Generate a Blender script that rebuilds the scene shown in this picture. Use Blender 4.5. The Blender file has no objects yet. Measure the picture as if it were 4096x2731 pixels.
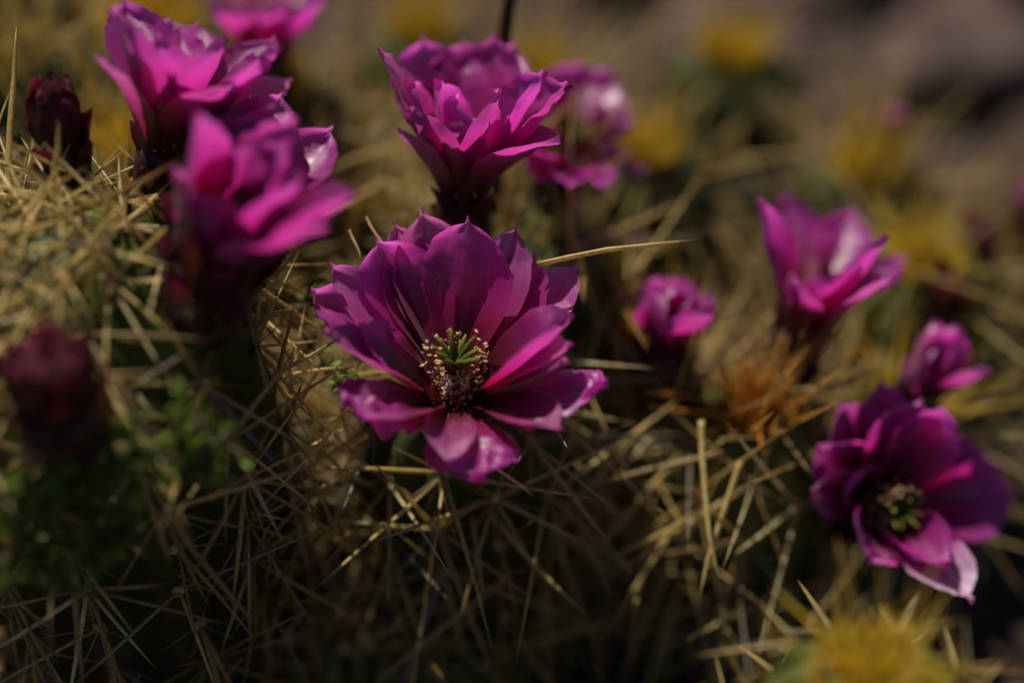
import bpy, math, random
import numpy as np
from mathutils import Vector, Matrix, Quaternion, noise

# ------------------------------------------------------------------ camera, sky, sun, exposure
CM = 0.01                                   # everything below is written in centimetres
sc = bpy.context.scene
col = sc.collection
cam_d = bpy.data.cameras.new('camera')
cam = bpy.data.objects.new('camera', cam_d)
col.objects.link(cam)
cam.location = (1.396 * CM, -30.63 * CM, 36.03 * CM)
cam.rotation_euler = (math.radians(55), 0, 0)
cam_d.lens = 55
cam_d.sensor_width = 36
cam_d.clip_start = 0.01
cam_d.clip_end = 200
cam_d.dof.use_dof = True
cam_d.dof.focus_distance = 38.2 * CM
cam_d.dof.aperture_fstop = 2.5
cam_d.dof.aperture_blades = 0
sc.camera = cam

SUN_EL, SUN_AZ = 60.0, -33.0                # azimuth measured from +Y towards +X
world = bpy.data.worlds.new('World')
sc.world = world
world.use_nodes = True
wn = world.node_tree
bg = wn.nodes['Background']
sky = wn.nodes.new('ShaderNodeTexSky')
sky.sky_type = 'NISHITA'
sky.sun_disc = False
sky.sun_elevation = math.radians(SUN_EL)
sky.sun_rotation = math.radians(SUN_AZ)
sky.altitude = 1200
sky.air_density = 0.8
sky.dust_density = 0.3
wn.links.new(sky.outputs[0], bg.inputs[0])
bg.inputs[1].default_value = 0.05
sun_d = bpy.data.lights.new('sun', 'SUN')
sun_d.energy = 5.0
sun_d.angle = math.radians(0.5)
sun_d.color = (1.0, 0.93, 0.82)
sun = bpy.data.objects.new('sun', sun_d)
col.objects.link(sun)
_e, _a = math.radians(SUN_EL), math.radians(SUN_AZ)
SUN_DIR = Vector((math.sin(_a) * math.cos(_e), math.cos(_a) * math.cos(_e), math.sin(_e)))
sun.rotation_euler = SUN_DIR.to_track_quat('Z', 'Y').to_euler()
sun.location = SUN_DIR * 3
vs = sc.view_settings
vs.view_transform = 'Standard'
vs.look = 'None'
vs.exposure = 0.12
vs.gamma = 1
vs.use_curve_mapping = False
sc.cycles.max_bounces = 5
sc.cycles.diffuse_bounces = 2
sc.cycles.glossy_bounces = 2
sc.cycles.transmission_bounces = 4
sc.cycles.sample_clamp_indirect = 4
sc.cycles.use_denoising = True
sc.cycles.use_adaptive_sampling = True
sc.cycles.adaptive_threshold = 0.02
sc.cycles.debug_use_spatial_splits = True

# ------------------------------------------------------------------ helpers
rng = random.Random(11)

def V(*a): return Vector(a[0] if len(a) == 1 else a)

def ortho(a):
    """(e1, e2) square to the unit vector a; e1 lies as near +X as it can."""
    a = Vector(a).normalized()
    e1 = Vector((0, 1, 0)).cross(a) if abs(a.y) < .9 else Vector((1, 0, 0)).cross(a)
    e1.normalize()
    return e1, a.cross(e1)

def make_mesh(name, verts, faces, mats, smooth=True, uvs=None, cols=None, fmat=None):
    """verts in centimetres; uvs and cols are given per vertex."""
    me = bpy.data.meshes.new(name)
    v = np.asarray(verts, dtype=np.float64) * CM
    me.from_pydata(v.tolist(), [], faces)
    for m in (mats if isinstance(mats, (list, tuple)) else [mats]):
        me.materials.append(m)
    n = len(me.polygons)
    if smooth:
        me.polygons.foreach_set('use_smooth', np.ones(n, dtype=bool))
    if fmat is not None:
        me.polygons.foreach_set('material_index', np.asarray(fmat, dtype=np.int32))
    if uvs is not None:
        li = np.empty(len(me.loops), dtype=np.int32)
        me.loops.foreach_get('vertex_index', li)
        lay = me.uv_layers.new(name='UVMap')
        lay.data.foreach_set('uv', np.asarray(uvs, dtype=np.float32)[li].ravel())
    if cols is not None:
        at_ = me.color_attributes.new('Col', 'FLOAT_COLOR', 'POINT')
        c = np.ones((len(v), 4), dtype=np.float32)
        c[:, :3] = np.asarray(cols, dtype=np.float32)
        at_.data.foreach_set('color', c.ravel())
    me.update()
    return me

def link(name, data, parent=None, loc=(0, 0, 0), **props):
    o = bpy.data.objects.new(name, data)
    col.objects.link(o)
    o.location = Vector(loc) * CM
    if parent is not None:
        o.parent = parent
    for k, v in props.items():
        o[k] = v
    return o

def empty(name, loc, parent=None, **props):
    o = link(name, None, parent, loc, **props)
    o.empty_display_size = .01
    return o

class Soup:
    """collects many small tubes into one mesh"""
    def __init__(s): s.v, s.f, s.c, s.n = [], [], [], 0
    def tube(s, pts, rad, cols, sides=3, flat=1.0):
        k = len(pts)
        d = (pts[-1] - pts[0])
        a, b = ortho(d)
        ring = [(math.cos(2 * math.pi * i / sides), math.sin(2 * math.pi * i / sides) * flat) for i in range(sides)]
        for j in range(k):
            for cx, cy in ring:
                s.v.append(tuple(pts[j] + (a * cx + b * cy) * rad[j]))
                s.c.append(cols[j])
        for j in range(k - 1):
            for i in range(sides):
                i2 = (i + 1) % sides
                s.f.append((s.n + j * sides + i, s.n + j * sides + i2, s.n + (j + 1) * sides + i2, s.n + (j + 1) * sides + i))
        s.f.append(tuple(s.n + i for i in range(sides))[::-1])
        s.f.append(tuple(s.n + (k - 1) * sides + i for i in range(sides)))
        s.n += k * sides
    def mesh(s, name, mat): return make_mesh(name, s.v, s.f, mat, True, None, s.c)

# ------------------------------------------------------------------ materials
def nodes_of(name):
    m = bpy.data.materials.new(name)
    m.use_nodes = True
    nt = m.node_tree
    return m, nt, nt.nodes['Principled BSDF'], nt.nodes['Material Output']

def ramp(nt, stops, fac):
    r = nt.nodes.new('ShaderNodeValToRGB')
    el = r.color_ramp.elements
    while len(el) < len(stops): el.new(.5)
    for e, (p, c) in zip(el, stops):
        e.position = p
        e.color = (*c, 1)
    nt.links.new(fac, r.inputs[0])
    return r.outputs[0]

def mixc(nt, a, b, fac, mode='MIX'):
    m = nt.nodes.new('ShaderNodeMix')
    m.data_type = 'RGBA'
    m.blend_type = mode
    for sock, val in ((m.inputs[0], fac), (m.inputs[6], a), (m.inputs[7], b)):
        if hasattr(val, 'links'): nt.links.new(val, sock)
        elif isinstance(val, tuple): sock.default_value = (*val, 1)
        else: sock.default_value = val
    return m.outputs[2]

def noise_tex(nt, vec, scale, detail=3, rough=.55, mapping=None):
    n = nt.nodes.new('ShaderNodeTexNoise')
    n.inputs['Scale'].default_value = scale
    n.inputs['Detail'].default_value = detail
    n.inputs['Roughness'].default_value = rough
    if mapping:
        mp = nt.nodes.new('ShaderNodeMapping')
        mp.inputs['Scale'].default_value = mapping
        nt.links.new(vec, mp.inputs[0])
        vec = mp.outputs[0]
    nt.links.new(vec, n.inputs['Vector'])
    return n.outputs[0]

def bump(nt, h, strength, dist):
    b = nt.nodes.new('ShaderNodeBump')
    b.inputs['Strength'].default_value = strength
    b.inputs['Distance'].default_value = dist * CM
    nt.links.new(h, b.inputs['Height'])
    return b.outputs[0]

def petal_material(name, stops, trans=.42, rough=.36, spec=.5, sheen=.25, coat=.3):
    m, nt, p, out = nodes_of(name)
    uv = nt.nodes.new('ShaderNodeUVMap').outputs[0]
    obj = nt.nodes.new('ShaderNodeObjectInfo')
    geo = nt.nodes.new('ShaderNodeTexCoord').outputs['Object']
    sep = nt.nodes.new('ShaderNodeSeparateXYZ')
    nt.links.new(uv, sep.inputs[0])
    # the boundary between throat and blade is ragged along the veins
    vein = noise_tex(nt, uv, 1, 4, .6, (46, 2.2, 1))
    big = noise_tex(nt, geo, 90, 3)
    ma = nt.nodes.new('ShaderNodeMath'); ma.operation = 'MULTIPLY_ADD'
    nt.links.new(vein, ma.inputs[0]); ma.inputs[1].default_value = .16
    nt.links.new(sep.outputs[1], ma.inputs[2])
    mb = nt.nodes.new('ShaderNodeMath'); mb.operation = 'SUBTRACT'
    nt.links.new(ma.outputs[0], mb.inputs[0]); mb.inputs[1].default_value = .08
    c = ramp(nt, stops, mb.outputs[0])
    # darker midrib and fine veins
    vr = ramp(nt, [(.3, (.72, .62, .74)), (.62, (1.08, 1.1, 1.08))], vein)
    c = mixc(nt, c, vr, .5, 'MULTIPLY')
    mid = nt.nodes.new('ShaderNodeMath'); mid.operation = 'SUBTRACT'
    nt.links.new(sep.outputs[0], mid.inputs[0]); mid.inputs[1].default_value = .5
    ab = nt.nodes.new('ShaderNodeMath'); ab.operation = 'ABSOLUTE'
    nt.links.new(mid.outputs[0], ab.inputs[0])
    mr = ramp(nt, [(0, (.72, .45, .66)), (.09, (1, 1, 1)), (.40, (1, 1, 1)), (.5, (1.15, 1.25, 1.2))], ab.outputs[0])
    c = mixc(nt, c, mr, .6, 'MULTIPLY')
    br = ramp(nt, [(.3, (.82, .78, .85)), (.7, (1.12, 1.12, 1.1))], big)
    c = mixc(nt, c, br, .8, 'MULTIPLY')
    hs = nt.nodes.new('ShaderNodeHueSaturation')
    hm = nt.nodes.new('ShaderNodeMapRange')
    nt.links.new(obj.outputs['Random'], hm.inputs[0])
    hm.inputs[3].default_value = .488; hm.inputs[4].default_value = .512
    nt.links.new(hm.outputs[0], hs.inputs['Hue'])
    hv = nt.nodes.new('ShaderNodeMapRange')
    nt.links.new(obj.outputs['Random'], hv.inputs[0])
    hv.inputs[3].default_value = 1.12; hv.inputs[4].default_value = .9
    nt.links.new(hv.outputs[0], hs.inputs['Value'])
    nt.links.new(c, hs.inputs['Color'])
    c = hs.outputs[0]
    nt.links.new(c, p.inputs['Base Color'])
    p.inputs['Roughness'].default_value = rough
    p.inputs['Specular IOR Level'].default_value = spec
    p.inputs['Sheen Weight'].default_value = sheen
    p.inputs['Sheen Roughness'].default_value = .4
    p.inputs['Sheen Tint'].default_value = (1, .82, 1, 1)
    p.inputs['Coat Weight'].default_value = coat
    p.inputs['Coat Roughness'].default_value = .24
    # papillae: the silky sparkle of the cells, plus the veins
    cell = nt.nodes.new('ShaderNodeTexVoronoi')
    mp = nt.nodes.new('ShaderNodeMapping'); mp.inputs['Scale'].default_value = (75, 150, 1)
    nt.links.new(uv, mp.inputs[0]); nt.links.new(mp.outputs[0], cell.inputs['Vector'])
    cell.inputs['Scale'].default_value = 1.3
    hsum = nt.nodes.new('ShaderNodeMath'); hsum.operation = 'MULTIPLY_ADD'
    nt.links.new(vein, hsum.inputs[0]); hsum.inputs[1].default_value = 2.2
    nt.links.new(cell.outputs[0], hsum.inputs[2])
    bn = bump(nt, hsum.outputs[0], .55, .010)
    nt.links.new(bn, p.inputs['Normal'])
    tr = nt.nodes.new('ShaderNodeBsdfTranslucent')
    tc = mixc(nt, c, (2.25, 1.7, 1.9), 1.0, 'MULTIPLY')
    nt.links.new(tc, tr.inputs[0])
    mx = nt.nodes.new('ShaderNodeMixShader')
    mx.inputs[0].default_value = trans
    nt.links.new(p.outputs[0], mx.inputs[1]); nt.links.new(tr.outputs[0], mx.inputs[2])
    nt.links.new(mx.outputs[0], out.inputs[0])
    return m

M_PETAL = petal_material('petal_inner', [(0, (.03, .001, .002)), (.16, (.10, .001, .010)), (.36, (.24, .003, .07)), (.58, (.33, .016, .195)), (.85, (.38, .05, .30)), (1, (.44, .11, .38))], .5, .34, .9, .12)
M_OUTER = petal_material('petal_outer', [(0, (.05, .008, .006)), (.28, (.17, .009, .03)), (.6, (.32, .03, .18)), (1, (.46, .14, .38))], .4, .28, 1.2, .3)
M_SUNLIT = petal_material('petal_sunlit', [(0, (.16, .008, .05)), (.3, (.30, .02, .17)), (.55, (.36, .05, .28)), (.70, (.55, .3, .5)), (1, (.72, .55, .69))], .3, .4)  # for one petal: sunlight on its outer half painted in as near-white
M_BRACT = petal_material('bract', [(0, (.018, .013, .006)), (.4, (.045, .013, .008)), (.75, (.09, .012, .014)), (1, (.15, .012, .045))], .2, .5, .2, .02, 0)

def col_material(name, rough=.42, trans=.0, var=.5, band=True, spec=.45, objvar=.8):
    """colour comes from the vertex colour 'Col' (the pigment along a spine), with rings and stains"""
    m, nt, p, out = nodes_of(name)
    a = nt.nodes.new('ShaderNodeVertexColor'); a.layer_name = 'Col'
    tc = nt.nodes.new('ShaderNodeTexCoord').outputs['Object']
    info = nt.nodes.new('ShaderNodeObjectInfo')
    n1 = noise_tex(nt, tc, 260, 3)
    n2 = noise_tex(nt, tc, 900, 2)
    v1 = ramp(nt, [(.32, (.62, .55, .46)), (.62, (1.12, 1.12, 1.12))], n1)
    c = mixc(nt, a.outputs[0], v1, var, 'MULTIPLY')
    v2 = ramp(nt, [(.38, (.7, .6, .5)), (.5, (1.06, 1.06, 1.06))], n2)
    c = mixc(nt, c, v2, .55 if band else .2, 'MULTIPLY')
    rv = ramp(nt, [(0, (.72, .66, .56)), (.5, (1, .96, .9)), (1, (1.18, 1.2, 1.2))], info.outputs['Random'])
    c = mixc(nt, c, rv, objvar, 'MULTIPLY')
    nt.links.new(c, p.inputs['Base Color'])
    p.inputs['Roughness'].default_value = rough
    p.inputs['Specular IOR Level'].default_value = spec
    if trans:
        tr = nt.nodes.new('ShaderNodeBsdfTranslucent')
        nt.links.new(c, tr.inputs[0])
        mx = nt.nodes.new('ShaderNodeMixShader'); mx.inputs[0].default_value = trans
        nt.links.new(p.outputs[0], mx.inputs[1]); nt.links.new(tr.outputs[0], mx.inputs[2])
        nt.links.new(mx.outputs[0], out.inputs[0])
    return m

M_SPINE = col_material('spine', .42, .45, .4)
M_YOUNG = col_material('young_spine', .45, .55, .2, False, .45, .15)
M_TUBE = col_material('floral_tube', .5, 0, .7, False)
M_STAMEN = col_material('stamen', .6, .2, .2, False)
M_STIGMA = col_material('stigma', .75, .15, .6, False, .2)
M_LEAF = col_material('leaf', .45, .35, .4, False)
M_TWIG = col_material('twig', .8, 0, .8, True, .2)

def body_material():
    m, nt, p, out = nodes_of('cactus_skin')
    tc = nt.nodes.new('ShaderNodeTexCoord').outputs['Object']
    a = nt.nodes.new('ShaderNodeVertexColor'); a.layer_name = 'Col'
    n1 = noise_tex(nt, tc, 70, 5)
    c = mixc(nt, a.outputs[0], ramp(nt, [(.3, (.5, .5, .45)), (.7, (1.25, 1.2, 1.1))], n1), .8, 'MULTIPLY')
    nt.links.new(c, p.inputs['Base Color'])
    p.inputs['Roughness'].default_value = .62
    p.inputs['Specular IOR Level'].default_value = .22
    nt.links.new(bump(nt, noise_tex(nt, tc, 500, 4), .4, .04), p.inputs['Normal'])
    return m
M_BODY = body_material()

def earth_material(name, c0, c1, c2, scale, bs):
    m, nt, p, out = nodes_of(name)
    tc = nt.nodes.new('ShaderNodeTexCoord').outputs['Object']
    n1 = noise_tex(nt, tc, scale, 6, .65)
    n2 = noise_tex(nt, tc, scale * 5.3, 5, .7)
    c = ramp(nt, [(.32, c0), (.5, c1), (.68, c2)], n1)
    c = mixc(nt, c, ramp(nt, [(.35, (.55, .52, .5)), (.65, (1.2, 1.2, 1.2))], n2), .8, 'MULTIPLY')
    info = nt.nodes.new('ShaderNodeObjectInfo')
    c = mixc(nt, c, ramp(nt, [(0, (.62, .6, .6)), (.5, (1, .9, .86)), (1, (1.3, 1.22, 1.2))], info.outputs['Random']), .9, 'MULTIPLY')
    nt.links.new(c, p.inputs['Base Color'])
    p.inputs['Roughness'].default_value = .92
    p.inputs['Specular IOR Level'].default_value = .2
    nt.links.new(bump(nt, n2, .8, bs), p.inputs['Normal'])
    return m
M_SOIL = earth_material('desert_soil', (.022, .015, .011), (.048, .033, .024), (.085, .058, .044), 22, .5)
M_STONE = earth_material('pink_stone', (.07, .05, .042), (.16, .112, .094), (.28, .205, .18), 30, .2)
M_DARK = earth_material('dark_rock', (.008, .007, .006), (.014, .012, .010), (.024, .021, .018), 12, .6)

# ------------------------------------------------------------------ ground, stones
def hgt(x, y):
    return 1.1 * noise.noise(Vector((x * .035, y * .035, 3.1))) + .55 * noise.noise(Vector((x * .13, y * .13, 7.7)))

def build_ground():
    rad = [0] + [1.2 * 1.075 ** k for k in range(118)]
    na = 110
    verts, faces = [(3, 12, hgt(3, 12))], []
    for r in rad[1:]:
        for k in range(na):
            a = 2 * math.pi * k / na
            x, y = 3 + r * math.cos(a), 12 + r * math.sin(a)
            fade = 1 if r < 250 else 250 / r
            verts.append((x, y, hgt(x, y) * fade))
    for k in range(na):
        faces.append((0, 1 + k, 1 + (k + 1) % na))
    for j in range(len(rad) - 2):
        for k in range(na):
            a, b = 1 + j * na + k, 1 + j * na + (k + 1) % na
            faces.append((a, a + na, b + na, b))
    link('ground', make_mesh('ground', verts, faces, M_SOIL), kind='structure', label='reddish brown desert soil between the cactus stems')
build_ground()

def rock_mesh(seed, mat, rough=.35, sub=3):
    import bmesh
    bm = bmesh.new()
    bmesh.ops.create_icosphere(bm, subdivisions=sub, radius=1)
    off = Vector((seed * 3.7, seed * 1.3, seed * 5.1))
    for v in bm.verts:
        n = v.co.normalized()
        q = 1 + rough * noise.noise(n * 1.1 + off) + .45 * rough * noise.noise(n * 2.7 + off) + .15 * rough * noise.noise(n * 7 + off)
        v.co = Vector((n.x * q, n.y * q * .85, n.z * q * .62)) * CM
    me = bpy.data.meshes.new('stone')
    bm.to_mesh(me); bm.free()
    me.materials.append(mat)
    me.polygons.foreach_set('use_smooth', np.ones(len(me.polygons), dtype=bool))
    return me
STONES = [rock_mesh(s, M_STONE, .5, 2) for s in range(7)]
FLOWERS = {
    'main': ((-0.0, -0.01, 12.98), (0.03, -0.099, 0.995), [
        (114, 53, -12, 4.2, 1.5, 1, 0.03),
        (105, 53, -16, 4.35, 2.1, 1, 0.05),
        (66, 53, -12, 4.1, 1.7, 1, 0.07),
        (48, 65, -8, 4.0, 1.8, 1, 0.03),
        (147, 53, 5, 4.0, 1.4, 1, 0.03),
        (195, 41, 10, 3.6, 1.4, 1, 0.03),
        (342, 38, 10, 3.3, 1.3, 1, 0.03),
        (339, 41, 12, 3.1, 1.3, 1, 0.03),
        (318, 59, 15, 3.3, 1.4, 1, 0.03),
        (267, 59, 25, 2.9, 1.2, 1, 0.03),
        (234, 50, 20, 3.3, 1.6, 1, 0.03),
        (117, 53, -10, 3.9, 1.87, 0, 0.03),
        (78, 44, -14, 4.1, 2.25, 0, 0.03),
        (129, 47, -4, 3.95, 2.31, 0, 0.03),
        (60, 65, -10, 3.8, 2.2, 0, 0.03),
        (147, 65, 2, 3.9, 1.95, 0, 0.03),
        (351, 38, 0, 3.6, 2.05, 0, 0.03),
        (186, 47, -22, 2.9, 1.5, 0, 0.03),
        (222, 44, 34, 3.4, 2.2, 0, 0.2),
        (336, 53, 24, 3.6, 2.3, 0, 0.17),
        (279, 56, 52, 3.2, 2.2, 0, 0.2),
    ]),
    'A': ((-7.04, 3.3, 17.88), (0.119, -0.05, 0.992), [
        (210, 2, 22, 4.3, 1.6, 1, 0.06),
        (111, 56, 15, 4.2, 1.7, 0, 0.03),
        (222, 8, 35, 3.6, 1.2, 1, 0.03),
        (228, 5, 12, 4.2, 1.7, 0, 0.03),
        (270, -10, 30, 3.5, 1.7, 0, 0.03),
        (96, 68, 5, 4.1, 1.8, 0, 0.03),
        (321, 11, 15, 3.8, 1.6, 0, 0.03),
        (66, 68, 15, 4.3, 1.5, 0, 0.03),
        (342, 29, 10, 4.1, 1.9, 0, 0.1),
        (345, 32, 5, 4.3, 1.5, 0, 0.03),
        (339, 41, 20, 3.8, 1.4, 0, 0.03),
        (51, 77, 15, 3.8, 1.3, 1, 0.03),
        (324, 17, 40, 3.4, 1.7, 0, 0.12),
        (90, 68, 8, 4.1, 1.8, 0, 0.03),
    ]),
    'B': ((-5.22, -1.02, 17.48), (0.232, -0.097, 0.968), [
        (162, -4, 8, 3.8, 1.8, 0, 0.03),
        (93, 65, 12, 4.0, 1.9, 0, 0.03),
        (87, 59, 15, 4.1, 1.8, 0, 0.03),
        (24, -4, 28, 3.7, 1.9, 0, 0.13),
        (66, 68, 5, 3.9, 1.8, 0, 0.03),
        (345, 26, 12, 3.8, 1.9, 0, 0.03),
        (327, 26, 20, 3.4, 1.7, 0, 0.03),
        (24, -10, 38, 3.4, 1.8, 0, 0.13),
        (72, -10, 15, 3.0, 1.9, 0, 0.03),
        (99, 74, 5, 3.7, 1.7, 0, 0.03),
        (339, 5, 22, 3.2, 1.8, 0, 0.03),
        (198, -4, 22, 2.7, 1.2, 1, 0.03),
        (306, 11, 30, 2.0, 1.4, 1, 0.03),
        (273, -10, 10, 2.3, 1.8, 0, 0.03),
        (219, -1, 8, 2.4, 1.5, 0, 0.03),
    ]),
    'C': ((0.08, 5.46, 15.39), (-0.0, -0.05, 0.999), [
        (171, 14, 12, 4.6, 1.57, 1, 0.03),
        (105, 47, 3, 4.3, 2.58, 0, 0.03),
        (90, 50, 3, 4.2, 2.24, 0, 0.03),
        (147, -1, 0, 3.6, 1.68, 0, 0.03),
        (75, 47, 0, 4.3, 2.35, 0, 0.03),
        (66, 53, 5, 4.4, 1.79, 1, 0.03),
        (6, 20, 7, 4.2, 2.02, 0, 0.03),
        (351, 26, 17, 4.3, 1.79, 0, 0.1),
        (327, 26, 42, 3.7, 1.9, 0, 0.03),
        (213, 8, 28, 3.3, 1.9, 0, 0.1),
        (291, -1, 31, 3.0, 2.46, 0, 0.03),
        (219, -4, 7, 3.3, 2.02, 0, 0.03),
        (219, 17, 17, 2.9, 1.12, 1, 0.03),
        (324, 14, 14, 2.2, 1.12, 1, 0.03),
        (339, 11, 3, 3.7, 2.02, 0, 0.03),
        (189, 11, 5, 3.8, 1.68, 0, 0.03),
    ]),
    'D': ((2.86, 10.05, 13.93), (0.284, -0.142, 0.948), [
        (87, 59, -5, 3.0, 1.6, 0, 0.03),
        (75, 62, -5, 3.2, 1.5, 0, 0.03),
        (66, 71, 0, 3.0, 1.5, 0, 0.03),
        (57, 83, 5, 3.0, 1.5, 0, 0.03),
        (39, 101, 15, 3.2, 1.3, 0, 0.03),
        (267, 47, 35, 2.6, 1.6, 0, 0.03),
        (291, 47, 25, 2.8, 1.3, 0, 0.03),
        (105, 83, 0, 3.2, 1.5, 0, 0.03),
        (99, 68, -5, 3.1, 1.5, 0, 0.03),
        (231, 47, 10, 2.8, 1.4, 0, 0.03),
        (246, 56, 25, 2.6, 1.4, 0, 0.03),
    ]),
    'F': ((9.54, 5.66, 10.8), (0.119, -0.099, 0.988), [
        (150, 20, 8, 4.3, 1.6, 0, 0.03),
        (93, 59, 2, 4.2, 1.7, 0, 0.03),
        (66, 62, 8, 4.2, 2.0, 0, 0.03),
        (72, 68, 2, 4.1, 1.8, 0, 0.03),
        (330, 8, 12, 4.2, 1.8, 0, 0.03),
        (48, 74, 12, 4.1, 1.5, 0, 0.03),
        (318, 17, 15, 4.0, 1.2, 1, 0.03),
        (213, -1, 45, 2.8, 1.6, 0, 0.03),
        (291, 2, 20, 3.3, 1.8, 0, 0.03),
        (78, 74, 2, 3.8, 1.8, 0, 0.03),
        (177, 17, 10, 3.2, 1.5, 0, 0.03),
        (255, -4, 10, 2.3, 1.0, 1, 0.03),
    ]),
    'G': ((5.9, 5.64, 10.24), (0.05, -0.119, 0.992), [
        (177, 29, -45, 2.6, 2.2, 0, 0.03),
        (87, 101, -45, 2.6, 2.2, 0, 0.03),
        (33, 14, -40, 2.6, 2.2, 0, 0.03),
        (324, 14, 10, 2.7, 1.7, 0, 0.03),
        (93, 5, -30, 2.5, 2.2, 0, 0.03),
        (174, 17, -30, 2.5, 2.2, 0, 0.03),
        (327, 8, -15, 2.3, 1.9, 0, 0.03),
    ]),
    'I': ((11.5, 2.59, 7.1), (0.24, -0.767, 0.595), [
        (114, 65, 5, 3.4, 1.8, 0, 0.03),
        (135, 62, 5, 3.25, 2.0, 0, 0.03),
        (102, 50, 0, 3.4, 2.4, 0, 0.03),
        (87, 41, 5, 3.7, 1.9, 0, 0.03),
        (39, 92, 5, 3.5, 2.2, 0, 0.03),
        (18, 86, 10, 3.9, 2.2, 0, 0.03),
        (27, 98, 5, 4.0, 1.5, 1, 0.03),
        (324, 5, 20, 3.5, 1.4, 0, 0.03),
        (306, 17, 30, 4.0, 1.8, 2, 0.08),
        (246, 17, 40, 2.4, 1.9, 0, 0.1),
        (153, 59, 0, 2.9, 1.9, 0, 0.03),
        (177, 50, 5, 2.7, 1.4, 1, 0.03),
        (153, 53, -40, 2.0, 1.6, 0, 0.03),
        (264, 17, 20, 2.2, 0.9, 1, 0.03),
        (297, 8, 25, 3.3, 1.5, 0, 0.03),
    ]),
    'J': ((13.19, 5.77, 8.51), (0.284, -0.142, 0.948), [
        (138, 14, -15, 2.7, 1.6, 1, 0.03),
        (102, 2, -10, 2.8, 1.6, 0, 0.03),
        (357, -1, -10, 2.7, 1.6, 0, 0.03),
        (309, 11, 20, 2.8, 1.3, 1, 0.03),
        (135, 2, -8, 2.3, 1.6, 0, 0.03),
        (183, 14, -8, 2.1, 1.5, 0, 0.03),
        (285, -4, -5, 2.5, 1.6, 0, 0.03),
        (192, 26, 0, 1.6, 1.2, 1, 0.03),
    ]),
    'H': ((-6.3, 13.7, 15.65), (0.05, -0.099, 0.994), [
        (231, 26, 10, 2.9, 1.6, 0, 0.03),
        (111, 71, 0, 3.2, 1.6, 0, 0.03),
        (90, 65, 0, 3.2, 1.6, 0, 0.03),
        (75, 71, 5, 3.3, 1.6, 0, 0.03),
        (345, 32, 10, 3.0, 1.4, 0, 0.03),
        (267, 14, 15, 2.5, 1.6, 0, 0.03),
        (306, 17, 15, 2.6, 1.6, 0, 0.03),
        (327, 32, 20, 2.4, 1.4, 0, 0.03),
    ]),
}

# ------------------------------------------------------------------ flowers
def petal_shape(v, acute=0):
    """half-width profile along the petal, 0..1"""
    if v < .62:
        s = v / .62
        w = .30 + .70 * (3 * s * s - 2 * s ** 3)
    else:
        s = (v - .62) / .38
        w = max(0.0, 1 - s ** (2.7 - .95 * acute)) ** (.72 + .25 * acute)
    return w

def petal_mesh(name, phi, t0, dc, L, W, rb, mat, crumple, seed, cup=.42, nu=17, nv=34, acute=0):
    """one petal in the frame of its flower: Z is the flower's axis"""
    r = random.Random(seed)
    ph = math.radians(phi)
    er = Vector((math.cos(ph), math.sin(ph), 0))
    et = Vector((-math.sin(ph), math.cos(ph), 0))
    ez = Vector((0, 0, 1))
    n0 = Vector((r.uniform(0, 90), r.uniform(0, 90), r.uniform(0, 90)))
    twist = math.radians(r.uniform(-16, 16))
    bend = r.uniform(-.10, .10)
    skew = r.uniform(-.09, .09)
    fold = r.uniform(.1, .6)
    notch = [(r.uniform(.74, .93), r.choice((-1, 1)), r.uniform(.012, .025), r.uniform(.05, .16)) for _ in range(r.randint(1, 4))]
    verts, uvs = [], []
    R, Z = rb, 0.0
    pv = 0.0
    for j in range(nv + 1):
        v = j / nv
        v = 1 - (1 - v) ** 1.25
        vm = (v + pv) / 2
        th = math.radians(t0 + dc * vm ** 1.3)
        if vm > .9:
            th += math.radians(r.uniform(-2, 2) + (1 if crumple > .1 else -1) * 60 * (vm - .9))
        R += L * (v - pv) * math.sin(th)
        Z += L * (v - pv) * math.cos(th)
        pv = v
        tw = twist * v * v
        nrm = (-er * math.cos(th) + ez * math.sin(th))          # towards the axis: the inner face
        lat = et * math.cos(tw) + nrm * math.sin(tw)
        nn = nrm * math.cos(tw) - et * math.sin(tw)
        c = er * R + ez * Z + et * (bend * L * v * v)
        for i in range(nu + 1):
            x = 2 * i / nu - 1
            hw = W / 2 * petal_shape(min(1, v / .955), acute)
            # erose, slightly torn margin near the top
            e = 1.0 + (.10 * noise.noise(Vector((v * 13, x * .6, n0.x))) + .05 * noise.noise(Vector((v * 34, x, n0.y)))) * min(1, max(0, (v - .35) * 3)) * abs(x)
            for nv0, sg, wd, dp in notch:
                if x * sg > .3:
                    e -= dp * math.exp(-((v - nv0) / wd) ** 2) * (abs(x) - .3) / .7
            hw *= e
            if v > .88:
                hw = max(hw, W * .05 * (1 - v) / .12)
            cc = cup * W * (x * x) * (.35 + .65 * math.sin(math.pi * min(1, v * 1.02))) * .55
            crease = -.055 * W * fold * math.exp(-(x / .16) ** 2) * math.sin(math.pi * min(1, v))
            wob = .05 * W * noise.noise(Vector((x * 1.6, v * 3.2, n0.z))) + .09 * W * abs(x) ** 2 * noise.noise(Vector((v * 5.5, x * 1.3, n0.x + 5))) * v
            if crumple:
                k = max(0, v - .42) / .58
                wob += crumple * W * k * (1.2 * noise.noise(Vector((x * 1.9, v * 5.0, n0.y + 9))) + .85 * noise.noise(Vector((x * 4.0, v * 11, n0.z + 3))))
            p = c + lat * (x * hw + skew * W * v * v) + nn * (cc + crease + wob)
            verts.append(tuple(p))
            uvs.append((i / nu, v))
    faces = []
    for j in range(nv):
        for i in range(nu):
            a = j * (nu + 1) + i
            faces.append((a, a + 1, a + nu + 2, a + nu + 1))
    return make_mesh(name, verts, faces, mat, True, uvs)

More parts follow.
